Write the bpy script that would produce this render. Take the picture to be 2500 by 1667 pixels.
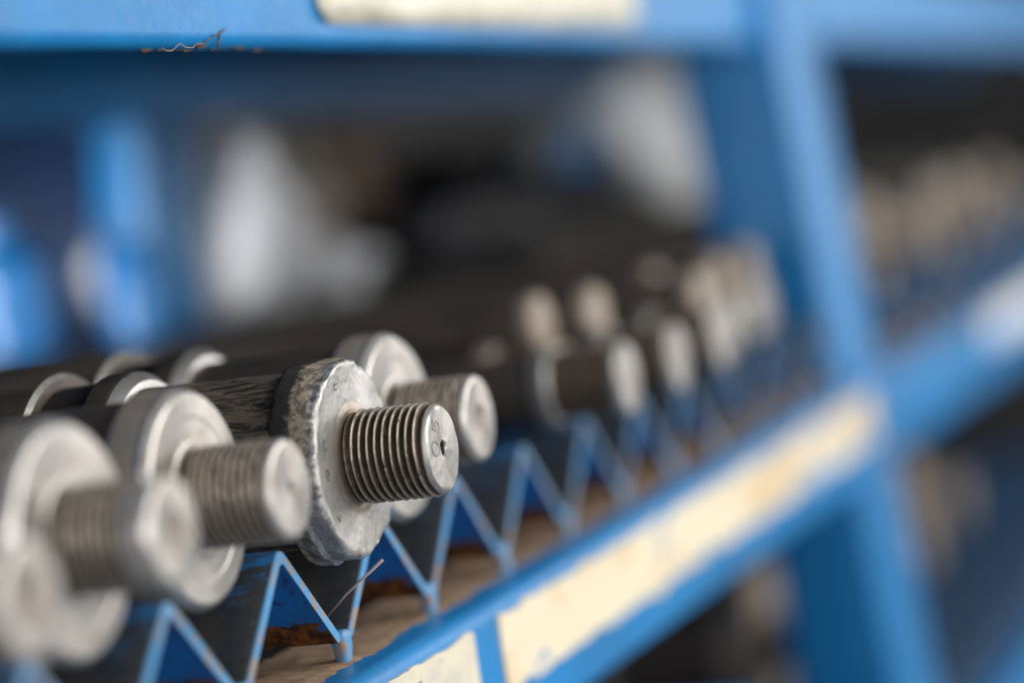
import bpy, bmesh, math, random
from mathutils import Vector, Matrix, noise
random.seed(7)
PI = math.pi
sc = bpy.context.scene
col = sc.collection
for o in list(bpy.data.objects):
    bpy.data.objects.remove(o, do_unlink=True)

# ------------------------------------------------------------------ camera
cam_d = bpy.data.cameras.new("camera")
cam = bpy.data.objects.new("camera", cam_d)
col.objects.link(cam)
sc.camera = cam
cam.matrix_world = Matrix((
    (0.93481028, 0.11505605, 0.33599382, 0.34753),
    (0.32504505, 0.10400229, -0.93996236, -0.77733),
    (-0.14309249, 0.98789960, 0.05982401, 0.13719),
    (0, 0, 0, 1)))
cam_d.sensor_width = 36.0
cam_d.lens = 94.9
cam_d.clip_start = 0.02
cam_d.clip_end = 60.0
cam_d.dof.use_dof = True
cam_d.dof.focus_distance = 0.842
cam_d.dof.aperture_fstop = 2.7
cam_d.dof.aperture_blades = 0

# ------------------------------------------------------------------ world and lamps (workshop daylight from an open side, plus an added rear fill)
w = bpy.data.worlds.new("World")
sc.world = w
w.use_nodes = True
bg = w.node_tree.nodes["Background"]
bg.inputs[0].default_value = (0.92, 0.96, 1.0, 1)
bg.inputs[1].default_value = 0.26

def area(name, loc, target, sx, sy, power, colr):
    d = bpy.data.lights.new(name, 'AREA')
    d.shape = 'RECTANGLE'
    d.size = sx
    d.size_y = sy
    d.energy = power
    d.color = colr
    o = bpy.data.objects.new(name, d)
    col.objects.link(o)
    o.location = loc
    o.rotation_euler = (Vector(target) - Vector(loc)).to_track_quat('-Z', 'Y').to_euler()
    return o

area("open_door_light", (2.5, 0.8, 0.95), (0.0, 0.3, 0.05), 3.2, 2.3, 106.0, (1.0, 0.97, 0.93))
area("far_door_light", (2.1, 4.4, 0.75), (0.0, 0.6, 0.05), 2.6, 1.8, 30.0, (0.99, 0.99, 1.0))
area("window_light", (1.75, -2.0, 0.50), (0.0, 0.1, 0.05), 0.7, 0.9, 20.0, (0.98, 0.98, 1.0))
rl = area("rear_deck_fill", (-0.36, -1.05, 0.21), (-0.43, 0.90, 0.12), 0.24, 0.16, 0.85, (0.97, 0.98, 1.0))  # added unseen lamp, narrow beam to brighten the bundle on the rear deck
rl.data.spread = math.radians(24)

sc.view_settings.view_transform = 'Standard'
sc.view_settings.look = 'None'
sc.view_settings.exposure = 0.0
sc.view_settings.gamma = 1.0
sc.view_settings.use_curve_mapping = False
sc.render.engine = 'CYCLES'
sc.cycles.use_denoising = True
sc.cycles.max_bounces = 8

# ------------------------------------------------------------------ material helpers
class NT:
    def __init__(s, name):
        s.m = bpy.data.materials.new(name)
        s.m.use_nodes = True
        s.t = s.m.node_tree
        s.b = s.t.nodes["Principled BSDF"]
        s.co = s.t.nodes.new("ShaderNodeTexCoord").outputs["Object"]
    def new(s, typ, **kw):
        n = s.t.nodes.new(typ)
        for k, v in kw.items():
            setattr(n, k, v)
        return n
    def link(s, a, b):
        s.t.links.new(a, b)
    def put(s, sock, v):
        if hasattr(v, "is_output"):
            s.link(v, sock)
        else:
            sock.default_value = v
    def mapping(s, scale=(1, 1, 1), rot=(0, 0, 0), loc=(0, 0, 0), src=None):
        n = s.new("ShaderNodeMapping")
        s.link(src or s.co, n.inputs[0])
        n.inputs["Scale"].default_value = scale
        n.inputs["Rotation"].default_value = rot
        n.inputs["Location"].default_value = loc
        return n.outputs[0]
    def noise(s, scale, detail=5, rough=.6, src=None, dist=0.0):
        n = s.new("ShaderNodeTexNoise")
        s.link(src or s.co, n.inputs["Vector"])
        n.inputs["Scale"].default_value = scale
        n.inputs["Detail"].default_value = detail
        n.inputs["Roughness"].default_value = rough
        n.inputs["Distortion"].default_value = dist
        return n.outputs[0]
    def voro(s, scale, src=None, feature='F1'):
        n = s.new("ShaderNodeTexVoronoi", feature=feature)
        s.link(src or s.co, n.inputs["Vector"])
        n.inputs["Scale"].default_value = scale
        return n.outputs["Distance"]
    def ramp(s, v, lo, hi, a=0.0, b=1.0):
        n = s.new("ShaderNodeMapRange")
        n.interpolation_type = 'SMOOTHSTEP'
        s.put(n.inputs[0], v)
        for i, x in enumerate((lo, hi, a, b)):
            n.inputs[1 + i].default_value = x
        return n.outputs[0]
    def math(s, op, a, b=0.0):
        n = s.new("ShaderNodeMath", operation=op)
        s.put(n.inputs[0], a)
        s.put(n.inputs[1], b)
        return n.outputs[0]
    def mix(s, f, a, b):
        n = s.new("ShaderNodeMix", data_type='RGBA')
        s.put(n.inputs[0], f)
        for sock, v in ((n.inputs[6], a), (n.inputs[7], b)):
            if isinstance(v, tuple):
                v = (v[0], v[1], v[2], 1)
            s.put(sock, v)
        return n.outputs[2]
    def sep(s, src=None):
        n = s.new("ShaderNodeSeparateXYZ")
        s.link(src or s.co, n.inputs[0])
        return n.outputs
    def radius(s):
        x = s.sep()
        return s.math('SQRT', s.math('ADD', s.math('MULTIPLY', x[1], x[1]), s.math('MULTIPLY', x[2], x[2])))
    def rnd(s):
        return s.new("ShaderNodeObjectInfo").outputs["Random"]
    def bump(s, h, strength=.3, dist=.001, prev=None):
        n = s.new("ShaderNodeBump")
        n.inputs["Strength"].default_value = strength
        n.inputs["Distance"].default_value = dist
        s.put(n.inputs["Height"], h)
        if prev is not None:
            s.link(prev, n.inputs["Normal"])
        return n.outputs[0]
    def turned(s, amount):
        t = s.new("ShaderNodeTangent", direction_type='RADIAL', axis='X')
        s.link(t.outputs[0], s.b.inputs["Tangent"])
        s.b.inputs["Anisotropic"].default_value = amount
    def done(s, color=None, rough=None, metal=None, normal=None, spec=None):
        for k, v in (("Base Color", color), ("Roughness", rough), ("Metallic", metal), ("Normal", normal), ("Specular IOR Level", spec)):
            if v is None:
                continue
            if isinstance(v, tuple) and len(v) == 3:
                v = (*v, 1)
            s.put(s.b.inputs[k], v)
        return s.m

BLUE = (0.000, 0.214, 0.550)

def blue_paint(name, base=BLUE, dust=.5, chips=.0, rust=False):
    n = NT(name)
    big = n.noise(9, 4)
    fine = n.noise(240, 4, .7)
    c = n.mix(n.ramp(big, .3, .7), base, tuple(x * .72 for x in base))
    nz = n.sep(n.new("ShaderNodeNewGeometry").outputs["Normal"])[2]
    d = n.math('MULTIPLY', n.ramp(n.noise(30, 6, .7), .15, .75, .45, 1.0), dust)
    d = n.math('MULTIPLY', d, n.ramp(nz, -.55, -.05))     # dust tint also paints in pale sheen; faded on undersides as painted shade
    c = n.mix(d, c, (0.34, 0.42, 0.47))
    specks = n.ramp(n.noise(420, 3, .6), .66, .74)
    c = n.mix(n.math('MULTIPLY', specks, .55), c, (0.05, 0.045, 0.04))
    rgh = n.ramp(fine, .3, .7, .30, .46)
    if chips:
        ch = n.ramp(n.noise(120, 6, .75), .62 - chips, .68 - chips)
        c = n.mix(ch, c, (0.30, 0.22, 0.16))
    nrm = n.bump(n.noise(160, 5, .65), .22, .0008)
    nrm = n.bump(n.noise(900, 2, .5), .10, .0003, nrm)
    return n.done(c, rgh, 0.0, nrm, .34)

M = {}
M['paint'] = blue_paint("blue_paint", dust=.045)
M['paint_edge'] = blue_paint("blue_paint_cut_edge", base=(0.003, 0.255, 0.59), dust=.34, chips=.105)  # lighter base and heavier pale film paint reflected light onto the edges
M['paint_deep'] = blue_paint("blue_paint_dark", base=(0.006, 0.105, 0.36), dust=.10)  # darker copy of the rack blue

def underside():
    n = NT("blue_paint_rusting_underside")
    z = n.sep()[2]
    c = n.mix(n.ramp(n.noise(22, 5), .35, .7), (0.000, 0.18, 0.58), (0.000, 0.12, 0.42))
    blot = n.ramp(n.noise(130, 5, .7), .56, .66)
    c = n.mix(n.math('MULTIPLY', blot, .7), c, (0.012, 0.022, 0.05))
    lim = n.math('SUBTRACT', n.math('MULTIPLY', n.noise(95, 5, .7), .026), z)
    rm = n.ramp(lim, .0035, .0065)
    rc = n.mix(n.ramp(n.noise(180, 4), .4, .62), (0.035, 0.016, 0.010), (0.21, 0.075, 0.014))
    c = n.mix(rm, c, rc)
    nrm = n.bump(n.noise(300, 5, .7), .4, .0012)
    return n.done(c, n.ramp(rm, 0, 1, .42, .9), 0, nrm, .3)
M['under'] = underside()

def worn_flank():
    n = NT("worn_flank_of_saddle")
    z = n.sep()[2]
    st = n.mapping(scale=(1.2, 6, 6))
    g = n.noise(45, 6, .7, st)
    c = n.mix(n.ramp(n.noise(40, 6), .3, .7), (0.036, 0.050, 0.070), (0.095, 0.086, 0.078))
    lim = n.math('ADD', n.math('MULTIPLY', g, .05), n.math('MULTIPLY', z, .55))
    bl = n.ramp(lim, .041, .046)
    c = n.mix(bl, c, (0.008, 0.13, 0.34))
    pale = n.ramp(n.noise(210, 5, .75), .60, .70)
    c = n.mix(n.math('MULTIPLY', pale, .35), c, (0.22, 0.18, 0.14))
    nrm = n.bump(n.noise(260, 5, .7), .35, .001)
    return n.done(c, n.ramp(g, .3, .7, .38, .62), n.ramp(bl, 0, 1, .35, 0), nrm)
M['flank'] = worn_flank()

def steel(name, base=(0.55, 0.53, 0.51), rough=(.30, .5), stain=.35, rings=True, metal=.85):
    n = NT(name)
    r = n.radius()
    c = n.mix(n.ramp(n.noise(50, 5), .3, .7), base, tuple(x * .78 for x in base))
    c = n.mix(n.math('MULTIPLY', n.ramp(n.noise(85, 5, .65), .5, .72), stain), c, (0.30, 0.225, 0.16))
    c = n.mix(n.math('MULTIPLY', n.ramp(n.noise(600, 3), .62, .72), .5), c, (0.13, 0.11, 0.10))
    rg = n.ramp(n.noise(70, 5), .3, .7, *rough)
    nrm = n.bump(n.noise(330, 5, .7), .14, .0006)
    if rings:
        wv = n.math('SINE', n.math('MULTIPLY', r, 7200.0))
        nrm = n.bump(n.math('MULTIPLY', wv, n.noise(60, 3)), .05, .0001, nrm)
    if rings:
        n.turned(.5)
    return n.done(c, rg, metal, nrm)
M['steel'] = steel("turned_steel", (0.56, 0.53, 0.495), (.32, .50), .60, True, .82)
M['steel_dusty'] = steel("dusty_turned_steel", (0.40, 0.335, 0.275), (.5, .65), .5, False, .3)
M['tipside'] = steel("stud_tip_side", (0.62, 0.58, 0.53), (.24, .38), .35, False, .45)
M['rim'] = steel("dusty_flange_rim", (0.50, 0.44, 0.37), (.30, .46), .75, False, .45)
M['steel_bright'] = steel("bright_chamfer_steel", (0.70, 0.67, 0.63), (.22, .36), .55, False, .8)

def thread_mat(name, groove, crest, r0, r1):
    n = NT(name)
    r = n.radius()
    k = n.ramp(n.math('ADD', r, n.math('MULTIPLY', n.math('SUBTRACT', n.noise(260, 4, .7), .5), .0009)), r0, r1)
    g = n.mix(n.ramp(n.noise(90, 4), .35, .65), groove, tuple(x * .55 for x in groove))
    c = n.mix(k, g, crest)
    c = n.mix(n.math('MULTIPLY', n.ramp(n.noise(700, 3), .62, .70), .5), c, (0.42, 0.36, 0.30))
    nrm = n.bump(n.noise(700, 4, .7), .25, .0004)
    return n.done(c, n.ramp(k, 0, 1, .55, .34), n.ramp(k, 0, 1, .35, .85), nrm)
M['thread'] = thread_mat("greasy_thread", (0.085, 0.056, 0.034), (0.44, 0.38, 0.315), .0140, .0151)

def dark_shaft(name, a, b, metal=.5, rough=(.38, .6), bump=.3):
    n = NT(name)
    st = n.mapping(scale=(.35, 2, 2))
    c = n.mix(n.ramp(n.noise(60, 6, .65, st), .3, .7), a, b)
    c = n.mix(n.math('MULTIPLY', n.ramp(n.noise(500, 3), .62, .7), .35), c, (0.25, 0.2, 0.16))
    nrm = n.bump(n.noise(260, 5, .7), bump, .0008)
    return n.done(c, n.ramp(n.noise(40, 4), .3, .7, *rough), metal, nrm)
M['shaft'] = dark_shaft("oiled_dark_shaft", (0.135, 0.108, 0.088), (0.080, 0.066, 0.056), .45, (.34, .5), .12)
M['body'] = dark_shaft("blackened_body", (0.052, 0.045, 0.039), (0.110, 0.090, 0.070), .40, (.32, .5), .2)
M['groove'] = dark_shaft("black_pitted_groove", (0.014, 0.013, 0.013), (0.034, 0.030, 0.028), .3, (.35, .6), .8)

def bark():
    n = NT("scaled_shaft_surface")
    st = n.mapping(scale=(.55, 3.2, 3.2), rot=(.22, 0, 0))
    a = n.noise(115, 7, .78, st, .9)
    f = n.noise(330, 5, .7, n.mapping(scale=(.5, 2, 2)))
    c = n.mix(n.ramp(a, .43, .57), (0.030, 0.029, 0.024), (0.225, 0.178, 0.132))
    c = n.mix(n.math('MULTIPLY', n.ramp(f, .58, .70), .6), c, (0.27, 0.215, 0.155))
    nrm = n.bump(a, .9, .0030)
    nrm = n.bump(f, .55, .0010, nrm)
    return n.done(c, n.ramp(f, .3, .7, .42, .68), .35, nrm)
M['bark'] = bark()

def forged():
    n = NT("forged_flange_rim")
    x = n.sep()
    r = n.radius()
    nz = n.noise(70, 6, .7)
    fine = n.noise(480, 5, .75)
    # black scale on the back of the rim, tan oxide band, raw bright steel towards the front edge and the ground underside
    t = n.math('ADD', x[0], n.math('MULTIPLY', n.math('SUBTRACT', nz, .5), .012))
    t = n.math('ADD', t, n.math('MULTIPLY', n.math('SUBTRACT', fine, .5), .006))
    under = n.ramp(x[2], -.004, -.016)
    t = n.math('ADD', t, n.math('MULTIPLY', under, .010))
    k1 = n.ramp(t, -.0400, -.0375)
    k2 = n.ramp(t, -.0335, -.0312)
    c = n.mix(k1, (0.030, 0.027, 0.026), (0.47, 0.39, 0.29))
    c = n.mix(k2, c, (0.60, 0.585, 0.565))
    pits = n.ramp(n.noise(290, 6, .85), .475, .53)
    dry = n.ramp(under, 0, 1, .66, .10)
    c = n.mix(n.math('MULTIPLY', pits, dry), c, (0.030, 0.026, 0.024))
    streak = n.noise(110, 5, .75, n.mapping(scale=(.30, 2.6, 2.6), rot=(.0, .25, .3)))
    c = n.mix(n.math('MULTIPLY', n.ramp(streak, .50, .64), n.math('MULTIPLY', under, .65)), c, (0.13, 0.12, 0.11))
    nrm = n.bump(fine, .55, .0012)
    nrm = n.bump(n.math('MULTIPLY', streak, under), .8, .0022, nrm)
    return n.done(c, n.ramp(k2, 0, 1, .62, .36), n.ramp(k2, 0, 1, .25, .85), nrm)
M['forged'] = forged()

def forged_face(name, tan):
    n = NT(name)
    r = n.radius()
    c = n.mix(n.ramp(n.noise(42, 6, .65, None, .8), .35, .68), (0.52, 0.505, 0.485), (0.36, 0.345, 0.325))
    c = n.mix(n.math('MULTIPLY', n.ramp(r, .0195, .0160), tan), c, (0.34, 0.27, 0.20))
    c = n.mix(n.math('MULTIPLY', n.ramp(n.noise(520, 4, .7), .60, .68), .55), c, (0.16, 0.14, 0.125))
    wv = n.math('SINE', n.math('ADD', n.math('MULTIPLY', r, 9000.0), n.math('MULTIPLY', n.noise(45, 4), 16.0)))
    nrm = n.bump(n.math('MULTIPLY', wv, n.ramp(n.noise(60, 3), .4, .65)), .10, .00015)
    nrm = n.bump(n.noise(420, 6, .72), .14, .0006, nrm)
    nrm = n.bump(n.noise(90, 4, .6), .20, .0010, nrm)
    n.turned(.5)
    return n.done(c, n.ramp(n.noise(90, 4), .3, .7, .38, .55), .70, nrm)
M['face'] = forged_face("lathe_cut_face", .7)
M['tipface'] = forged_face("stud_end_face", .08)

def plain(name, c, rough=.6, metal=0, var=.35, sc_=40, bump=.2, c2=None):
    n = NT(name)
    cc = n.mix(n.ramp(n.noise(sc_, 5), .3, .7), c, c2 or tuple(x * (1 - var) for x in c))
    return n.done(cc, rough, metal, n.bump(n.noise(sc_ * 5, 4), bump, .001))
M['mark'] = plain("stamped_mark", (0.20, 0.18, 0.16), .6, .4)
M['dish'] = plain("centre_dish", (0.30, 0.26, 0.225), .5, .6, .3)  # darker brown-grey inside the shallow dish of the stud ends
M['dimple'] = plain("drilled_dimple", (0.05, 0.042, 0.036), .6, .5)
M['weld'] = M['paint_edge']
M['straw'] = plain("pale_fibre", (0.42, 0.33, 0.33), .6)
M['twig'] = plain("dry_twig", (0.16, 0.095, 0.05), .8, 0, .5, 300)
M['web'] = plain("dusty_cobweb", (0.34, 0.27, 0.21), .9, 0, .4, 300)
M['black'] = plain("flat_black", (0.012, 0.012, 0.014), .6)  # plain near-black for the dark heap and one carton
M['wall'] = plain("dark_wall", (0.055, 0.052, 0.052), .9, 0, .5, 3)
M['deck'] = plain("dark_deck_board", (0.020, 0.020, 0.022), .8, 0, .4, 12)

def dustmat():
    n = NT("brown_workshop_dust")
    a = n.noise(150, 6, .75)
    f = n.noise(1500, 3, .7)
    c = n.mix(n.ramp(a, .35, .65), (0.25, 0.155, 0.09), (0.42, 0.285, 0.175))
    c = n.mix(n.math('MULTIPLY', n.ramp(f, .58, .68), .5), c, (0.10, 0.065, 0.04))
    return n.done(c, .95, 0, n.bump(f, .8, .0007))
M['dust'] = dustmat()

def label_mat(name, base, wear, blue_amt):
    n = NT(name)
    st = n.mapping(scale=(1, .45, 1))
    a = n.noise(48, 6, .68, st)
    c = n.mix(n.ramp(n.noise(30, 5, .66, st), .44, .64), base, wear)
    c = n.mix(n.ramp(n.noise(70, 5, .7, st), .60, .70, 0, .5), c, (0.36, 0.34, 0.32))
    c = n.mix(n.ramp(a, .66 - blue_amt, .70 - blue_amt), c, BLUE)
    c = n.mix(n.math('MULTIPLY', n.ramp(n.noise(300, 4), .58, .68), .3), c, (0.30, 0.25, 0.19))
    return n.done(c, n.ramp(a, .3, .7, .5, .7), 0, n.bump(a, .3, .0006))
M['cream'] = label_mat("worn_cream_paint", (0.76, 0.67, 0.49), (0.62, 0.44, 0.22), .085)
M['cream_old'] = label_mat("flaking_cream_paint", (0.68, 0.62, 0.48), (0.52, 0.50, 0.45), .025)
M['cream_upper'] = plain("yellowed_white_plastic", (0.70, 0.67, 0.55), .22, 0, .45, 26, .3, (0.50, 0.47, 0.36))
M['whitepaper'] = plain("white_tag", (0.80, 0.80, 0.80), .5, 0, .1)

# ------------------------------------------------------------------ object helpers
def tag(o, label=None, cat=None, group=None, kind=None):
    for k, v in (("label", label), ("category", cat), ("group", group), ("kind", kind)):
        if v:
            o[k] = v
    return o

def empty(name, loc, rot=(0, 0, 0)):
    o = bpy.data.objects.new(name, None)
    o.empty_display_size = .02
    col.objects.link(o)
    o.location = loc
    o.rotation_euler = rot
    return o

def link_mesh(name, me, parent=None, loc=None, rot=None):
    o = bpy.data.objects.new(name, me)
    col.objects.link(o)
    if parent is not None:
        o.parent = parent
    if loc is not None:
        o.location = loc
    if rot is not None:
        o.rotation_euler = rot
    return o

def mesh(name, verts, faces, mats, mi=None, smooth=False, sharp=None):
    me = bpy.data.meshes.new(name)
    me.from_pydata([tuple(v) for v in verts], [], faces)
    for m in (mats if isinstance(mats, (list, tuple)) else [mats]):
        me.materials.append(m)
    if mi:
        for p, i in zip(me.polygons, mi):
            p.material_index = i
    bm = bmesh.new()
    bm.from_mesh(me)
    bmesh.ops.recalc_face_normals(bm, faces=bm.faces)
    bm.to_mesh(me)
    bm.free()
    if smooth:
        for p in me.polygons:
            p.use_smooth = True
        if sharp:
            me.set_sharp_from_angle(angle=math.radians(sharp))
    me.update()
    return me

def lathe(name, prof, mat, seg=72, cap0=True, cap1=True, sharp=28, fn=None, mi_fn=None):
    """revolve (x, r) about the local X axis; fn(x, r, th) may move a point"""
    V, F, MI = [], [], []
    for (x, r) in prof:
        for j in range(seg):
            th = 2 * PI * j / seg
            xx, rr = fn(x, r, th) if fn else (x, r)
            V.append((xx, rr * math.cos(th), rr * math.sin(th)))
    for i in range(len(prof) - 1):
        for j in range(seg):
            k = (j + 1) % seg
            F.append((i * seg + j, i * seg + k, (i + 1) * seg + k, (i + 1) * seg + j))
            MI.append(mi_fn(i) if mi_fn else 0)
    if cap0:
        F.append(tuple(range(seg))[::-1])
        MI.append(mi_fn(0) if mi_fn else 0)
    if cap1:
        F.append(tuple((len(prof) - 1) * seg + j for j in range(seg)))
        MI.append(mi_fn(len(prof) - 2) if mi_fn else 0)
    return mesh(name, V, F, mat, MI, True, sharp)

def fill(prof, step):
    out = [prof[0]]
    for a, b in zip(prof, prof[1:]):
        d = math.hypot(b[0] - a[0], b[1] - a[1])
        k = max(1, int(d / step))
        for i in range(1, k + 1):
            out.append((a[0] + (b[0] - a[0]) * i / k, a[1] + (b[1] - a[1]) * i / k))
    return out

def thread_mesh(name, x0, x1, R, depth, pitch, mat, seg=80, flat_tip=0.0):
    """helical thread from x0 (root end) to x1, closed by a tapering run-out at the tip"""
    prof = [(0.0, 0), (.12, .0), (.34, .72), (.44, .95), (.5, 1.0), (.56, .95), (.66, .72), (.88, .0)]
    turns = int((x1 - x0) / pitch) + 2
    rows = []
    for t in range(-1, turns):
        for (s, h) in prof:
            rows.append((t + s, h))
    V, F = [], []
    for (s, h) in rows:
        for j in range(seg + 1):
            th = 2 * PI * j / seg
            x = x0 + pitch * (s + j / seg)
            fade = 1.0
            xe = min(max(x, x0), x1)
            if x1 - xe < pitch * .6:
                fade = (x1 - xe) / (pitch * .6)
            if xe - x0 < pitch * 1.6:
                fade = min(fade, .25 + .75 * (xe - x0) / (pitch * 1.6))
            nick = noise.noise((xe * 700, th * 9, 3.3))
            hh = h * max(0, fade) * (1 - (.30 if nick > .52 else 0))
            r = R - depth * (1 - hh)
            wob = .00020 * noise.noise((xe * 300, math.cos(th) * 5, math.sin(th) * 5))
            r += wob
            V.append((xe, r * math.cos(th), r * math.sin(th)))
    n = seg + 1
    for i in range(len(rows) - 1):
        for j in range(seg):
            F.append((i * n + j, i * n + j + 1, (i + 1) * n + j + 1, (i + 1) * n + j))
    me = mesh(name, V, F, mat, None, True, 60)
    return me

def tube(name, pts, rad, mat, seg=6, taper=None):
    V, F = [], []
    pts = [Vector(p) for p in pts]
    for i, p in enumerate(pts):
        a = pts[max(0, i - 1)]
        b = pts[min(len(pts) - 1, i + 1)]
        d = (b - a).normalized()
        u = d.orthogonal().normalized() if i == 0 else (u0 - d * u0.dot(d)).normalized()
        u0 = u
        v = d.cross(u)
        rr = rad * (taper[i] if taper else 1)
        for j in range(seg):
            t = 2 * PI * j / seg
            V.append(p + (u * math.cos(t) + v * math.sin(t)) * rr)
    for i in range(len(pts) - 1):
        for j in range(seg):
            k = (j + 1) % seg
            F.append((i * seg + j, i * seg + k, (i + 1) * seg + k, (i + 1) * seg + j))
    F.append(tuple(range(seg))[::-1])
    F.append(tuple((len(pts) - 1) * seg + j for j in range(seg)))
    return mesh(name, V, F, mat, None, True)

def rbox(name, x0, x1, y0, y1, z0, z1, mat, bev=.003, segs=3, lean=0.0, cuts=0):
    """rounded box; lean shifts x with z (dx per dz)"""
    bm = bmesh.new()
    bmesh.ops.create_cube(bm, size=1)
    for v in bm.verts:
        v.co = Vector((x0 + (v.co.x + .5) * (x1 - x0), y0 + (v.co.y + .5) * (y1 - y0), z0 + (v.co.z + .5) * (z1 - z0)))
    bmesh.ops.bevel(bm, geom=bm.edges[:], offset=bev, segments=segs, profile=.5, affect='EDGES')
    for v in bm.verts:
        v.co.x += lean * v.co.z
    me = bpy.data.meshes.new(name)
    bm.to_mesh(me)
    bm.free()
    me.materials.append(mat)
    for p in me.polygons:
        p.use_smooth = True
    me.set_sharp_from_angle(angle=math.radians(35))
    return me

def bar_y(name, poly, y0, y1, mat, n=1, wob=0.0):
    """extrude an (x, z) outline along Y"""
    V, F = [], []
    m = len(poly)
    for i in range(n + 1):
        y = y0 + (y1 - y0) * i / n
        for (x, z) in poly:
            k = wob * noise.noise((x * 20, y * 9, z * 20)) if wob else 0
            V.append((x + k, y, z + k))
    for i in range(n):
        for j in range(m):
            k = (j + 1) % m
            F.append((i * m + j, i * m + k, (i + 1) * m + k, (i + 1) * m + j))
    F.append(tuple(range(m)))
    F.append(tuple(n * m + j for j in range(m))[::-1])
    return mesh(name, V, F, mat, None, True, 40)

def angle_profile(xf, zt, depth, height, t, r):
    """rounded angle iron: front leg at x = xf, top leg at z = zt"""
    P = []
    P.append((xf - depth, zt))
    for i in range(7):
        a = PI / 2 * (1 - i / 6)
        P.append((xf - r + r * math.cos(a), zt - r + r * math.sin(a)))
    for i in range(5):
        a = -PI / 2 * i / 4
        P.append((xf - .0015 + .0015 * math.cos(a), zt - height + .0015 + .0015 * math.sin(a)))
    P += [(xf - t, zt - height), (xf - t, zt - t), (xf - depth, zt - t)]
    return P

# ------------------------------------------------------------------ setting
wl = link_mesh("wall", rbox("wall", -1.15, -1.10, -1.2, 6.0, -.9, 1.3, M['wall'], .002, 1))
tag(wl, kind="structure")
wl = link_mesh("wall", rbox("wall_end", -1.09, 1.2, 5.2, 5.25, -.9, 1.3, M['wall'], .002, 1))
tag(wl, kind="structure")

# ------------------------------------------------------------------ the blue rack
P = 0.077
rack = empty("steel_rack", (0, .3, -.5))
tag(rack, "blue painted welded steel rack with zigzag saddles carrying the threaded spindles", "rack")
def part(name, me, **k):
    o = link_mesh(name, me, rack, **k)
    o.matrix_parent_inverse = Matrix.Translation((0, -.3, .5))
    return o

RF, RT = .016, -.007      # rail front x, rail top z
part("front_rail", bar_y("front_rail", angle_profile(RF, RT, .05, .050, .005, .006), -.55, 3.2, M['paint'], 90, .0006))
BX, BZ = -.020, .1915     # upper rail front x, bottom z
up = []
for i in range(7):        # lower edge rolled round
    a = -PI / 2 * (1 - i / 6)
    up.append((BX - .0056 + .0056 * math.cos(a), BZ + .0056 + .0056 * math.sin(a)))
up += [(BX, BZ + .052), (BX - .005, BZ + .056), (BX - .05, BZ + .056), (BX - .05, BZ + .051), (BX - .006, BZ + .051), (BX - .0062, BZ + .006), (BX - .0062, BZ + .0005)]
part("upper_rail", bar_y("upper_rail", up, -.55, 3.2, M['paint'], 90, .0005))
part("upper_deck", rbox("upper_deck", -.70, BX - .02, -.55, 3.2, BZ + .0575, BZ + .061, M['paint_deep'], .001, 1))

# inverted V angle bars, each one a saddle flank pair
def vbar_mesh(name):
    t = .0032
    h = .0372
    hw = P / 2 - .0006
    L = .27
    outer, inner = [], []
    # outer outline with a rounded bend at the top
    sl = hw / h
    al = math.atan2(hw, h)
    rb = .0040
    zc = h - rb / math.sin(al)
    outer.append((-hw, .0))
    for i in range(7):
        a = PI - al + (2 * al - PI) * i / 6
        a = (PI / 2 + (PI / 2 - al)) - (PI - 2 * al) * i / 6
        outer.append((rb * math.cos(a), zc + rb * math.sin(a)))
    outer.append((hw, .0))
    di = t / math.cos(al) if False else t / math.sin(al)
    ih = h - t / math.sin(al)
    inner = [(hw - t / math.cos(al), .0), (0.0012, ih - .0012), (-0.0012, ih - .0012), (-hw + t / math.cos(al), .0)]
    poly = outer + inner
    m = len(poly)
    no = len(outer)
    xs = [0, -.0006] + [-.012 * i for i in range(1, 23)]
    V, F, MI = [], [], []
    for ix, x in enumerate(xs):
        for q, (y, z) in enumerate(poly):
            k = .0004 * noise.noise((x * 60, y * 60, z * 60 + 3))
            s = .985 if ix == 0 else 1.0
            V.append((x + (k if ix < 2 else 0), y * s + k, z * s + k + (1 - s) * .016))
    for ix in range(len(xs) - 1):
        for j in range(m):
            k = (j + 1) % m
            F.append((ix * m + j, ix * m + k, (ix + 1) * m + k, (ix + 1) * m + j))
            MI.append(1 if j < no - 1 and ix > 0 else (2 if no <= j < m - 1 and ix > 0 else 0))
    # front cut face as quads between outline and inner line (left leg, bend, right leg)
    left = [0, 1, 2, 3, 4]
    F.append((0, 1, 2, m - 2, m - 1)); MI.append(0)
    F.append((2, 3, 4, 5, 6, no, no)[0:5] + (m - 3, m - 2)); MI.append(0)
    F.append((6, 7, 8, no, no + 1)); MI.append(0)
    return mesh(name, V, F, [M['paint_edge'], M['flank'], M['under']], MI, True, 30)
vb = vbar_mesh("saddle_bar")
for k in range(-6, 30):
    o = part("saddle_bar", vb, loc=(random.uniform(-.0006, .0006), (k + .5) * P + random.uniform(-.0004, .0004), random.uniform(-.0003, .0003)))

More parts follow.
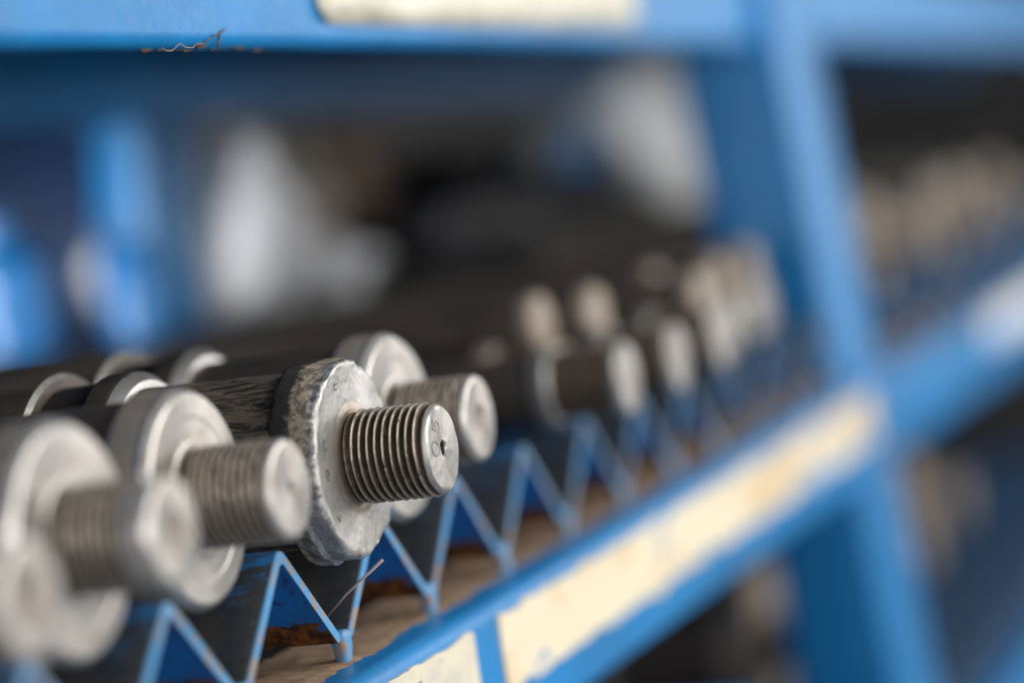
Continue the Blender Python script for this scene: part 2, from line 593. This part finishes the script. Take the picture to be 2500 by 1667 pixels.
def weld_mesh(name, seed):
    bm = bmesh.new()
    bmesh.ops.create_cube(bm, size=1)
    bmesh.ops.bevel(bm, geom=bm.edges[:], offset=.22, segments=3, profile=.5, affect='EDGES')
    bmesh.ops.subdivide_edges(bm, edges=bm.edges[:], cuts=1, use_grid_fill=True)
    for v in bm.verts:
        c = v.co.copy()
        wy = .0062 + .0030 * max(0, c.z) + .0035 * max(0, -c.z - .3)
        v.co = Vector((c.x * .0046, c.y * wy, c.z * .0112)) + Vector((1, 1, .3)) * .0006 * noise.noise(c * 2.4 + Vector((seed, 0, 0)))
    me = bpy.data.meshes.new(name)
    bm.to_mesh(me)
    bm.free()
    me.materials.append(M['paint_edge'])
    for p in me.polygons:
        p.use_smooth = True
    return me
wm = [weld_mesh("weld", s) for s in (1.3, 4.1, 9.7)]
for k in range(-5, 24):
    part("weld", wm[k % 3], loc=(-.0016, k * P, -.0021))

# posts
LEAN = -.052
part("front_post", rbox("front_post", .002 - .062, .002, .737, .832, -.75, .60, M['paint'], .004, 3, LEAN))
part("front_post", rbox("front_post", .002 - .050, .002, 2.20, 2.35, -.75, .60, M['paint'], .004, 3, LEAN))
part("rear_post", rbox("rear_post", -.420, -.388, .64, .72, -.75, .60, M['paint'], .004, 2, .10))
part("rear_post", rbox("rear_post", -.395, -.350, 2.20, 2.28, -.75, .60, M['paint'], .004, 2, .10))
part("rear_beam", rbox("rear_beam", -.345, -.305, -.55, 3.2, .196, .246, M['paint'], .004, 2))
part("dark_backing", rbox("dark_backing", -.492, -.480, -.2, .790, -.30, .40, M['paint_deep'], .002, 1))  # added dark blue sheet that darkens the far-left background
part("rear_deck", rbox("rear_deck", -.75, -.275, -.55, 3.2, .066, .078, M['deck'], .002, 1))
part("cross_strut", rbox("cross_strut", -.34, .010, .40, .43, -.150, -.116, M['paint'], .003, 2))
# lower tier
LX, LT = .025, -.258
part("lower_rail", bar_y("lower_rail", angle_profile(LX, LT, .05, .050, .005, .006), -.2, 3.2, M['paint'], 30, .0006))
part("lower_deck", rbox("lower_deck", -.70, LX - .03, -.2, 3.2, LT - .012, LT - .0055, M['deck'], .001, 1))
for k in range(8, 26):
    part("saddle_bar", vb, loc=(LX - .016, (k + .5) * P, LT + .006))

# dust lying along the top of the front rail
def dust_mesh():
    xs = [-.034 + .0024 * i for i in range(0, 20)]
    ny = 420
    V, F = [], []
    for i in range(ny + 1):
        y = -.30 + 1.5 * i / ny
        edge = .0016 + .0040 * noise.noise((y * 26, 1.2, 0)) + .0022 * noise.noise((y * 130, 7, 0))
        for x in xs:
            d = (edge - x) / .0035
            th = .0008 * max(-1, min(1, d)) + .0006 * noise.noise((x * 240, y * 240, 2)) + .0004 * noise.noise((x * 900, y * 900, 5))
            V.append((x, y, RT + th))
    m = len(xs)
    for i in range(ny):
        for j in range(m - 1):
            F.append((i * m + j, i * m + j + 1, (i + 1) * m + j + 1, (i + 1) * m + j))
    return mesh("dust", V, F, M['dust'], None, True)
du = link_mesh("dust", dust_mesh())
tag(du, "brown gritty dust lying along the top of the front rail", "dust", kind="stuff")

# ------------------------------------------------------------------ spindles
def make_smooth(tip=0.0, ms=None, mb=None, bore=.0062):
    """returns list of (name, mesh, [children])"""
    ms, mb = ms or M['steel'], mb or M['steel_bright']
    parts = []
    th = thread_mesh("stud", -.0292, -.0016 - tip, .0150, .0011, .0025, M['thread'])
    tipm = lathe("stud_tip", fill([(-.0018 - tip, .0139), (-.0016 - tip, .0143), (-.0016, .0148), (-.0004, .0140), (0, .0130), (0, bore), (-.0007, bore * .55), (-.0009, .0)], .0012), [ms, M['dish']], 64, True, False, 14)
    tipm.materials.append(M['tipside'])
    for p in tipm.polygons:
        if abs(p.normal.x) < .45:
            p.material_index = 2
        if math.hypot(p.center.y, p.center.z) < bore * .98:
            p.material_index = 1
    parts.append(("stud", th, [("stud_tip", tipm)]))
    fl = lathe("flange", [(-.0288, .0140), (-.0288, .0165), (-.0292, .0175), (-.0292, .0235), (-.0290, .0240), (-.0290, .0302), (-.0293, .0308), (-.0315, .0324), (-.0335, .0327), (-.0425, .0327), (-.0440, .0318), (-.0448, .0300)], [ms, mb, M['rim']], 96, False, False, 14, None, lambda i: 2 if i >= 8 else (1 if 5 <= i <= 7 else 0))
    parts.append(("flange", fl, []))
    sh = lathe("shaft", [(-.0440, .0306), (-.0460, .0304), (-.1010, .0300)], M['shaft'], 72, True, True)
    parts.append(("shaft", sh, []))
    return parts

def rear_parts(x0=-.098):
    out = []
    cl = lathe("collar", [(x0, .0295), (x0 - .0004, .0322), (x0 - .0040, .0352), (x0 - .0055, .0357), (x0 - .0120, .0357), (x0 - .0130, .0345), (x0 - .0135, .0325)], [M['steel_bright'], M['body']], 84, True, True, 30, None, lambda i: 0 if i <= 1 else 1)
    out.append(("collar", cl, []))
    gr = lathe("groove", [(x0 - .0130, .0330), (x0 - .0320, .0330)], M['groove'], 72)
    out.append(("groove", gr, []))
    bd = lathe("body", [(x0 - .0300, .0325), (x0 - .0302, .0362), (x0 - .0316, .0378), (x0 - .0335, .0382), (x0 - .165, .0382), (x0 - .167, .036), (x0 - .167, .02)], [M['steel_bright'], M['body']], 84, True, True, 30, None, lambda i: 0 if 1 <= i <= 1 else 1)
    out.append(("body", bd, []))
    # castellation: a block of the body reaching forward into the groove
    V, F = [], []
    a0, a1, n = math.radians(95), math.radians(160), 10
    for xx in (x0 - .0330, x0 - .0215):
        for rr in (.0320, .0374):
            for i in range(n + 1):
                a = a0 + (a1 - a0) * i / n
                V.append((xx, -rr * math.cos(a - PI / 2) * 1.0, rr * math.sin(a - PI / 2) if False else rr * math.cos(a - PI * .95)))
    V = []
    for xx in (x0 - .0330, x0 - .0215):
        for rr in (.0320, .0374):
            for i in range(n + 1):
                a = math.radians(150) + math.radians(50) * i / n
                V.append((xx, rr * math.cos(a), rr * math.sin(a)))
    q = n + 1
    for i in range(n):
        A, B, C_, D = i, q + i, 2 * q + i, 3 * q + i
        F += [(A, A + 1, B + 1, B), (C_, D, D + 1, C_ + 1), (B, B + 1, D + 1, D), (A, C_, C_ + 1, A + 1)]
    F += [(0, q, 3 * q, 2 * q), (n, 2 * q + n, 3 * q + n, q + n)]
    tb = mesh("body_lug", V, F, M['body'], None, True, 30)
    out.append(("body_lug", tb, []))
    return out

def strokes(name, lines, x, rad, mat):
    bm = bmesh.new()
    tmp = []
    V, F = [], []
    for ln in lines:
        me = tube("t", [(x, p[0], p[1]) for p in ln], rad, mat, 5)
        b = len(V)
        V += [v.co.copy() for v in me.vertices]
        F += [tuple(b + i for i in p.vertices) for p in me.polygons]
        bpy.data.meshes.remove(me)
    bm.free()
    return mesh(name, V, F, mat, None, True)

def ell(cx, cy, a, b, t0=0, t1=360, n=16, rot=0):
    r = math.radians(rot)
    out = []
    for i in range(n + 1):
        t = math.radians(t0 + (t1 - t0) * i / n)
        u, v = a * math.cos(t), b * math.sin(t)
        out.append((cx + u * math.cos(r) - v * math.sin(r), cy + u * math.sin(r) + v * math.cos(r)))
    return out

def make_forged():
    parts = []
    th = thread_mesh("stud", -.0300, -.0014, .0150, .0017, .0026, M['thread'], 120)
    def tipfn(x, r, t):
        return x + .00016 * noise.noise((x * 400, r * 400 * math.cos(t), r * 400 * math.sin(t))), r + .00018 * noise.noise((9, r * 300 * math.cos(t), r * 300 * math.sin(t)))
    tipm = lathe("stud_tip", fill([(-.0020, .0130), (-.0016, .0140), (-.0006, .0137), (0, .0130), (0.0001, .0026), (-.0004, .0022), (-.0030, .0014), (-.0034, 0)], .0010), [M['tipface'], M['dimple']], 96, True, False, 40, tipfn, None)
    me = tipm
    for p in me.polygons:
        c = p.center
        if math.hypot(c.y, c.z) < .0022:
            p.material_index = 1
    # "0.5" scribed on the end, read from below upwards
    S = .00105
    def T(px, py, u, v):      # u along text direction (upwards, leaning back), v to its left
        dx, dy = .30, .954    # text direction in (y, z) seen from +X
        return (px + u * dx - v * dy, py + u * dy + v * dx)
    lines = []
    o0 = (-.0066, .0006)
    z0 = [T(*o0, .0022 * math.cos(a), .0031 * math.sin(a)) for a in [2 * PI * i / 18 for i in range(19)]]
    lines.append([(p[0], p[1]) for p in z0])
    lines.append([(-.0034, .0036), (-.0030, .0040)])
    o5 = (-.0038, .0072)
    f5 = [(.0006, .0022), (-.0016, .0020), (-.0015, .0005), (-.0008, -.0011), (.0009, -.0014), (.0017, -.0002), (.0015, .0012)]
    # glyph 5 with its own up axis along v
    g5 = [(.0013, .0022), (-.0011, .0022), (-.0013, .0004), (.0002, .0008), (.0013, .0001), (.0013, -.0013), (.0002, -.0021), (-.0013, -.0016)]
    lines.append([T(*o5, a * 1.25, b * 1.3) for a, b in g5])
    mk = strokes("scribed_number", lines, .00010, .00013, M['mark'])
    parts.append(("stud", th, [("stud_tip", tipm), ("scribed_number", mk)]))

    facets = []
    rnd = random.Random(3)
    for i in range(15):
        facets.append((math.radians(95 + i * 16 + rnd.uniform(-5, 5)), .0308 + rnd.uniform(-.0009, .0011), rnd.uniform(-.6, .6)))
    def ffn(x, r, t):
        cy, cz = math.cos(t), math.sin(t)
        rim = max(0, min(1, (r - .026) / .004))
        dr = .0009 * noise.noise((x * 90, cy * 3, cz * 3)) + .0006 * noise.noise((x * 330, cy * 11, cz * 11 + 5)) + .00022 * noise.noise((x * 900, cy * 30, cz * 30))
        rr = r + dr * rim
        for (ft, fd, sl) in facets:
            c = math.cos(t - ft)
            if c > .6:
                lim = (fd + (x + .037) * sl * .35) / c
                if rr > lim:
                    rr = lim + .12 * (rr - lim)
        deg = math.degrees(t)
        if x < -.0372 and 195 < deg < 305:
            rr += (.0011 + .0009 * noise.noise((x * 260, cy * 9, cz * 9))) * min(1, (deg - 195) / 12, (305 - deg) / 12)
        dx = .00030 * noise.noise((r * 120 * cy, r * 120 * cz, 4)) + .00012 * noise.noise((r * 700 * cy, r * 700 * cz, 8))
        if r > .0295:
            dx += .0009 * noise.noise((cy * 5, cz * 5, 2)) * rim
        return x + dx, rr
    prof = fill([(-.0290, .0130), (-.0290, .0160), (-.0294, .0172), (-.0294, .0300), (-.0297, .0308), (-.0306, .0314), (-.0335, .0319), (-.0400, .0326), (-.0425, .0328), (-.0448, .0320), (-.0452, .0285)], .0007)
    nface = sum(1 for (x, r) in prof if r <= .0302 and x > -.0296)
    fl = lathe("flange", prof, [M['face'], M['forged']], 240, False, False, 180, ffn, lambda i: 0 if i < nface else 1)
    fm = strokes("stamped_marks", [
        ell(-.0232, .0070, .0009, .0017, 30, 330, 12, 10),
        ell(-.0245, -.0020, .0010, .0018, -20, 250, 12, 15),
        [(-.0222, -.0150), (-.0206, -.0172), (-.0196, -.0150)],
        ell(-.0085, .0235, .0015, .0009, 10, 280, 10, 20)], -.0290, .00014, M['mark'])
    parts.append(("flange", fl, [("stamped_marks", fm)]))
    def sfn(x, r, t):
        cy, cz = math.cos(t), math.sin(t)
        k = noise.fractal((x * 55, cy * 7 + x * 16, cz * 7), .9, 2.2, 4)
        return x, r + .00065 * k
    sh = lathe("shaft", fill([(-.0440, .0290), (-.0900, .0292), (-.0985, .0296)], .0009), M['bark'], 200, True, True, 180, sfn)
    parts.append(("shaft", sh, []))
    return parts

smooth_a = make_smooth(.0075)
smooth_b = make_smooth(.0016, None, None, .0022)
smooth_e = make_smooth(.0016, None, None, .0048)
smooth_c = make_smooth(.0016, None, None, .0085)
smooth_d = make_smooth(.0016, M['steel_dusty'], M['steel_dusty'])
forged_p = make_forged()
rear_p = rear_parts()
rear_far = rear_parts(-.135)

def spindle(name, parts, loc, roll, label, group, rear=rear_p, scale=1.0, yaw=0):
    t = empty(name, loc, (roll, 0, yaw))
    t.scale = (scale,) * 3
    tag(t, label, "spindle", group)
    for (n, me, ch) in list(parts) + list(rear):
        o = link_mesh(n, me, t)
        for (cn, cm) in ch:
            link_mesh(cn, cm, o)
    return t

# a longer shaft for tools whose collar lies outside the picture
def with_long_shaft(parts):
    out = []
    for (n, me, ch) in parts:
        if n == "shaft":
            me = lathe("shaft", [(-.0440, .0306), (-.0460, .0304), (-.1380, .0300)], M['shaft'], 72)
        out.append((n, me, ch))
    return out
long_a, long_b, long_c = with_long_shaft(smooth_a), with_long_shaft(smooth_b), with_long_shaft(smooth_c)
AX = .0565
G = "threaded spindles lying side by side in the blue saddles"
N = "threaded_spindle"
spindle(N, long_c, (.026, -3 * P, AX), .4, "grey spindle end cut off by the left edge, nearest to the camera", G, rear_far)
spindle(N, long_a, (.0255, -2 * P, AX + .003), 1.1, "heavily blurred steel spindle at lower left with broad plain stud tip", G, rear_far)
spindle(N, long_b, (.0245, -1 * P, AX + .002), 2.3, "slightly blurred smooth spindle left of the rough flanged one", G, rear_far)
spindle(N, forged_p, (.0422, 0, AX + .001), 0, "sharp rough forged spindle with 0.5 scribed on its stud end", G)
spindle(N, smooth_e, (.0270, 1 * P, AX + .002), .2, "blurred spindle half hidden behind the sharp rough one", G, rear_p)
# slim threaded bars stacked on a flat strip laid over the saddles
part("cross_batten", rbox("cross_batten", -.075, -.040, .205, .700, .0372, .0400, M['paint'], .0008, 1))
part("cross_batten", rbox("cross_batten", -.175, -.140, .205, .700, .0372, .0400, M['paint'], .0008, 1))
def make_slim(mat):
    th = thread_mesh("stud", -.0292, -.0040, .0142, .0011, .0025, M['thread'], 56)
    tp = lathe("stud_tip", fill([(-.0042, .0131), (-.0040, .0140), (-.0012, .0142), (0, .0132), (0, .0)], .0015), mat, 48, True, False, 14)
    cl = lathe("collar", [(-.0285, .0130), (-.0285, .0152), (-.0300, .0163), (-.0360, .0163), (-.0372, .0150), (-.0374, .0135)], mat, 56, False, False, 14)
    sh = lathe("shaft", [(-.0370, .0135), (-.2000, .0135)], M['shaft'], 48)
    return [("stud", th, [("stud_tip", tp)]), ("collar", cl, []), ("shaft", sh, [])]
slim, slim_d = make_slim(M['steel']), make_slim(M['steel_dusty'])
plain_bar = [("shaft", lathe("shaft", [(-.0060, .0134), (-.2000, .0134)], M['shaft'], 48), []),
             ("bar_end", lathe("bar_end", [(-.0070, .0131), (-.0068, .0136), (-.0016, .0136), (0, .0124), (0, .0)], M['steel_dusty'], 48, True, False, 14), [])]
RS = .0135
SZ = .0401 + RS
GS = "slim threaded bars stacked beyond the empty saddles"
low = [(.232, .0330, slim, "slim bar with pale collar and bright stud, nearest beyond the empty saddles"),
       (.268, -.0040, slim_d, "slim brownish bar tucked behind the pale collared one"),
       (.303, .0340, slim, "slim bar with the second bright round end beyond the empty saddles"),
       (.340, -.0060, slim_d, "slim brownish bar tucked behind the second bright end"),
       (.390, .0295, slim, "slim bar with the third bright round end beyond the empty saddles"),
       (.434, -.0060, slim_d, "slim brown bar set back behind the third bright end"),
       (.472, .0130, slim, "slim bar with the fourth bright round end, midway to the post"),
       (.510, -.0120, slim_d, "slim brown bar set back right of the fourth bright end"),
       (.550, .0060, slim, "slim bar with the fifth bright round end, third from the post"),
       (.590, .0000, slim_d, "second slim brown bar from the post in the lower layer"),
       (.628, -.0300, slim_d, "last slim brown bar of the lower layer, next to the post")]
for i, (y, x, pm, lb) in enumerate(low):
    spindle("threaded_bar", pm, (x, y, SZ), i * 1.1, lb, GS, ())
for i, (a, b, x, lb) in enumerate(((1, 2, -.017, "beige bar end on the upper layer above the pale collar, leftmost of its layer"),
        (2, 3, -.004, "beige bar end on the upper layer above the second bright end"),
        (3, 4, -.030, "dim beige bar end sunk between its neighbours on the upper layer"),
        (4, 5, .018, "beige bar end on the upper layer above the third bright end"),
        (5, 6, -.014, "beige bar end on the upper layer, fifth from the left"),
        (6, 7, .006, "beige bar end on the upper layer above the fourth bright end"),
        (7, 8, -.020, "dim bar end on the upper layer, third from the post"),
        (8, 9, .002, "beige bar end on the upper layer, second from the post"),
        (9, 10, -.008, "bar end on the upper layer nearest to the post"))):
    d = (low[b][0] - low[a][0]) / 2
    spindle("round_bar", plain_bar, (x, low[a][0] + d, SZ + math.sqrt((2 * RS) ** 2 - d * d) + .0002), i * .8 + .3, lb, GS, ())
for i, (k, x) in enumerate(((12, .022), (13, .004), (15, .020), (17, .012), (19, .015))):
    spindle(N, smooth_d, (x, k * P, AX + .008), k, ["brownish blurred spindle just right of the tall post", "second brownish spindle right of the post", "third brownish spindle right of the post", "fourth brownish spindle near the right edge", "last brownish spindle at the right edge"][i], "brownish spindles beyond the post", rear_p, .92)
for i, k in enumerate((11, 12, 13, 14, 16)):
    spindle(N, smooth_d, (-.052 - .012 * (i % 3), k * P * 1.42 - .35, LT + .006 + AX * 1.4), k * 1.3, ["first", "second", "third", "fourth", "last"][i] + " dark spindle on the lower tier, counted from the post to the right", "spindles on the lower tier", rear_p, 1.4)

# ------------------------------------------------------------------ labels on the rails
def strip(name, x, y0, y1, z0, z1, th, mat, lab, cat, ragged=.0015, seed=0):
    n = max(12, int((y1 - y0) / .004))
    V, F = [], []
    for i in range(n + 1):
        y = y0 + (y1 - y0) * i / n
        a = z0 + ragged * 2.4 * noise.noise((y * 34, seed, 0)) + ragged * .5 * noise.noise((y * 240, seed, 3))
        b = z1 + ragged * noise.noise((y * 60, seed, 9)) + ragged * .5 * noise.noise((y * 240, seed, 5))
        for (xx, zz) in ((x, a), (x, b), (x - th - .0015, b), (x - th - .0015, a)):
            V.append((xx, y, zz))
    for i in range(n):
        for j in range(4):
            k = (j + 1) % 4
            F.append((i * 4 + j, i * 4 + k, (i + 1) * 4 + k, (i + 1) * 4 + j))
    F += [(0, 1, 2, 3), (n * 4 + 3, n * 4 + 2, n * 4 + 1, n * 4)]
    o = link_mesh(name, mesh(name, V, F, mat))
    tag(o, lab, cat)
    return o
strip("label_strip", RF + .0014, .092, .735, -.0395, -.0125, .0004, M['cream'], "long worn cream label strip along the front rail", "label", .0021, 1)
st = strip("label_strip", RF + .0014, -.060, .066, -.0440, -.0125, .0004, M['cream_old'], "short flaking cream label with blue marks at the bottom edge of the picture", "label", .0020, 4)
for (ya, yb, za, zb) in ((-.022, -.012, -.0190, -.0165), (.000, .014, -.0197, -.0170), (-.050, -.040, -.0195, -.0165)):
    b = strip("painted_mark", RF + .0019, ya, yb, za, zb, .0002, M['paint_edge'], "x", "x", .0012, ya * 100)
    for kk in list(b.keys()):
        del b[kk]
    b.parent = st
strip("label_strip", RF + .0014, 1.16, 1.60, -.0300, -.0080, .0004, M['whitepaper'], "white tag on the rail at the right edge of the picture", "label", .001, 7)
def pillow(name, x, y0, y1, z0, z1, th, mat):
    ny, nz = 110, 22
    V, F = [], []
    for side in (1, -1):
        for i in range(ny + 1):
            for j in range(nz + 1):
                u, v = i / ny * 2 - 1, j / nz * 2 - 1
                L, H = (y1 - y0) / 2, (z1 - z0) / 2
                # round the corners of the outline
                ey = max(0, abs(u) * L - (L - .010)) / .010
                ez = max(0, abs(v) * H - (H - .010)) / .010
                k = math.hypot(ey, ez)
                sy, sz = u * L, v * H
                if k > 1:
                    sy = math.copysign(L - .010 + .010 * ey / k, u)
                    sz = math.copysign(H - .010 + .010 * ez / k, v)
                e = min(1, max(ey, ez)) ** 3
                yy = (y0 + y1) / 2 + sy
                zz = (z0 + z1) / 2 + sz
                wr = .0016 * noise.noise((yy * 38, zz * 60, 1)) + .0008 * noise.noise((yy * 110, zz * 150, 4))
                V.append((x + (side * th * (1 - e) + wr * (1 - e) if side > 0 else 0), yy, zz))
    q = (ny + 1) * (nz + 1)
    for sd in (0, 1):
        for i in range(ny):
            for j in range(nz):
                a_ = sd * q + i * (nz + 1) + j
                F.append((a_, a_ + 1, a_ + nz + 2, a_ + nz + 1))
    return mesh(name, V, F, mat, None, True)
lp = link_mesh("label_holder", pillow("label_holder", BX + .0012, .098, .490, BZ + .0085, BZ + .048, .0035, M['cream_upper']))
tag(lp, "glossy yellowed white label plate on the upper rail", "label plate")

# ------------------------------------------------------------------ small debris
s = link_mesh("straw", tube("straw", [(-.004, -.003, .0085), (.003, -.001, .0150), (.0165, .0, .0245)], .00042, M['straw'], 6, [.7, .9, 1.3]))
tag(s, "thin pale fibre sticking up across the saddle below the rough spindle", "fibre")
def wig(a, b, n, amp, seed):
    a, b = Vector(a), Vector(b)
    return [a.lerp(b, i / n) + Vector([amp * noise.noise((i * .42, seed, q * 5)) for q in range(3)]) for i in range(n + 1)]
tw = [((BX + .0002, -.002, BZ + .0008), (BX + .0004, .022, BZ + .006), .0014, .00028, 'twig', "brown twig caught on the lower edge of the upper rail"),
      ((BX + .0002, .014, BZ + .0005), (BX + .0002, .018, BZ + .0060), .0010, .00038, 'twig', "short upright twig stuck under the upper rail edge"),
      ((BX + .0002, -.026, BZ - .0002), (BX + .0002, .002, BZ + .0012), .0020, .00022, 'web', "dusty wisp hanging left of the twigs on the upper rail")]
for i, (a, b, amp, r, m, lb) in enumerate(tw):
    o = link_mesh("twig" if m == 'twig' else "cobweb_thread", tube("twig", [Vector((max(BX + .0001, p.x * .3 + BX * .7), p.y, p.z)) for p in wig(a, b, 14, amp, i * 3.1)], r * .85, M[m], 5))
    tag(o, lb, "twig" if m == 'twig' else "cobweb")

M['rust'] = plain("rust_flake", (0.085, 0.050, 0.032), .9, 0, .5, 400)
def flake(seed):
    n = 14
    V = []
    for x in (0.0, -.0007):
        for i in range(n):
            a = 2 * PI * i / n
            r = 1 + .9 * noise.noise((math.cos(a) * 2.5, math.sin(a) * 2.5, seed))
            V.append((x + .0003 * noise.noise((a, seed, x * 900)), .0052 * r * math.cos(a), .00050 * r * math.sin(a) + .0004 * math.cos(2 * a + seed)))
    F = [tuple(range(n)), tuple(range(n, 2 * n))[::-1]] + [(i, (i + 1) % n, n + (i + 1) % n, n + i) for i in range(n)]
    return mesh("rust_chip", V, F, M['rust'])
fk = [flake(s_) for s_ in (.3, 2.9, 5.1)]
for i, (y, z) in enumerate(((-.030, .0004), (-.017, .0003), (-.004, .0003), (.006, .0012), (.021, .0004), (.034, .0008), (.052, .0004))):
    u = max(0.0, .0056 - z)
    part("rust_chip", fk[i % 3], loc=(BX - .0056 + math.sqrt(max(0, .0056 ** 2 - u * u)) + .0001, y, BZ + z))

# ------------------------------------------------------------------ things on the rear deck, far out of focus
def lumpy(name, loc, size, mat, amp, lab, cat, seed, sub=4, flat=True):
    bm = bmesh.new()
    bmesh.ops.create_icosphere(bm, subdivisions=sub, radius=1)
    for v in bm.verts:
        c = v.co.copy()
        n = noise.fractal(c * 1.3 + Vector((seed, seed * .3, 0)), .8, 2.1, 4)
        r = 1 + amp * n
        z = c.z * r
        if flat:
            z = max(z, -.72)
        v.co = Vector((c.x * r * size[0], c.y * r * size[1], (z + .72) * size[2]))
    me = bpy.data.meshes.new(name)
    bm.to_mesh(me)
    bm.free()
    me.materials.append(mat)
    for p in me.polygons:
        p.use_smooth = True
    o = link_mesh(name, me, None, loc)
    tag(o, lab, cat)
    return o
DZ = .078
M['cloth'] = plain("white_wrap", (0.86, 0.87, 0.88), .7, 0, .2, 30)
M['tanbox'] = plain("brown_card", (0.24, 0.17, 0.12), .85, 0, .3, 20)
M['greybag'] = plain("grey_sack", (0.34, 0.31, 0.27), .8, 0, .3, 20)
M['drumblue'] = plain("blue_plastic", (0.000, 0.15, 0.42), .35, 0, .15, 10)
M['drumwhite'] = plain("white_plastic", (0.72, 0.74, 0.74), .5, 0, .15, 10)
cb = lumpy("cloth_bundle", (-.436, .800, DZ), (.086, .070, .070), M['cloth'], .42, "blurred white cloth bundle behind the spindles at left", "cloth", 2.2)
for v in cb.data.vertices:          # slumped: broad foot, top pulled over to one side
    f = max(0, v.co.z / .12)
    v.co.x = v.co.x * (1 - .45 * min(1, f)) + .035 * f
    v.co.y *= 1 - .35 * min(1, f)
lumpy("dark_heap", (-.330, 1.16, DZ), (.100, .200, .036), M['black'], .35, "black crumpled heap added to darken the middle of the rear deck", "dark_heap", 8.4)  # black mass put in to darken the middle of the background
lumpy("sack", (-.455, .92, DZ), (.075, .07, .085), M['greybag'], .22, "grey brown sack behind the white bundle", "sack", 5.2)
def lathe_z(name, loc, prof, mat, lab, cat):
    me = lathe(name, prof, mat, 40)
    me.transform(Matrix.Rotation(-PI / 2, 4, 'Y'))
    o = link_mesh(name, me, None, loc)
    tag(o, lab, cat)
    return o
bottle = [(0, .030), (.004, .034), (.055, .034), (.066, .026), (.072, .014), (.086, .014), (.087, .012)]
lathe_z("canister", (-.346, .555, DZ), [(x * .80, r * .45) for x, r in bottle], M['drumblue'], "small bright blue canister made up for the lit lower part of the rear post", "canister")  # added object whose bright blue paints in the lit part of the post
lathe_z("canister", (-.415, .535, DZ), [(x * .9, r * .9) for x, r in bottle], M['drumblue'], "blue canister at the far left edge behind the spindles", "canister")
lathe_z("bucket", (-.300, 1.45, DZ), [(0, .038), (.003, .041), (.13, .050), (.134, .053), (.140, .053), (.142, .049)], M['drumwhite'], "tall pale bucket left of the front post", "bucket")
lathe_z("canister", (-.322, 1.32, DZ), [(x * 1.1, r * .5) for x, r in bottle], M['drumblue'], "blue canister beside the pale bucket", "canister")
def crate(loc, s, mat, lab, rz=0):
    t = empty("carton", loc, (0, 0, rz))
    tag(t, lab, "box")
    sx, sy, sz = s
    link_mesh("carton_body", rbox("carton_body", -sx, sx, -sy, sy, 0, sz, mat, .003, 2), t)
    for q in (-1, 1):
        link_mesh("flap", rbox("flap", -sx, sx, q * sy * .52 - sy * .47, q * sy * .52 + sy * .47, sz + .001, sz + .004, mat, .001, 1), t)
crate((-.47, 1.10, DZ), (.045, .07, .105), M['tanbox'], "brown carton behind the grey sack", .2)
crate((-.50, 1.50, DZ), (.05, .08, .09), M['black'], "black carton behind the dark heap", -.1)
crate((-.40, 1.75, DZ), (.05, .08, .10), M['greybag'], "grey carton left of the blue canister", .1)

M['tin'] = plain("dull_grey_tin", (0.30, 0.33, 0.35), .45, .3, .3, 20)
M['tan'] = plain("tan_paper", (0.16, 0.13, 0.10), .8, 0, .3, 20)
tin = [(0, .036), (.002, .038), (.090, .038), (.093, .040), (.097, .040), (.098, .036)]
lathe_z("tin", (-.385, 1.43, DZ), tin, M['tin'], "dull grey tin left of the pale bucket", "tin")
lathe_z("paper_roll", (-.520, 1.00, DZ), [(0, .026), (.001, .028), (.125, .028), (.126, .026)], M['tan'], "tan paper roll standing left of the white bundle", "paper roll")
lathe_z("jar", (-.480, 1.20, DZ), [(0, .030), (.003, .034), (.070, .034), (.082, .026), (.084, .028), (.098, .028), (.099, .025)], M['tanbox'], "squat brown jar right of the white bundle", "jar")
lumpy("rag", (-.368, .870, DZ), (.036, .045, .022), M['cloth'], .4, "small pale rag lying right of the white bundle", "rag", 11.7)
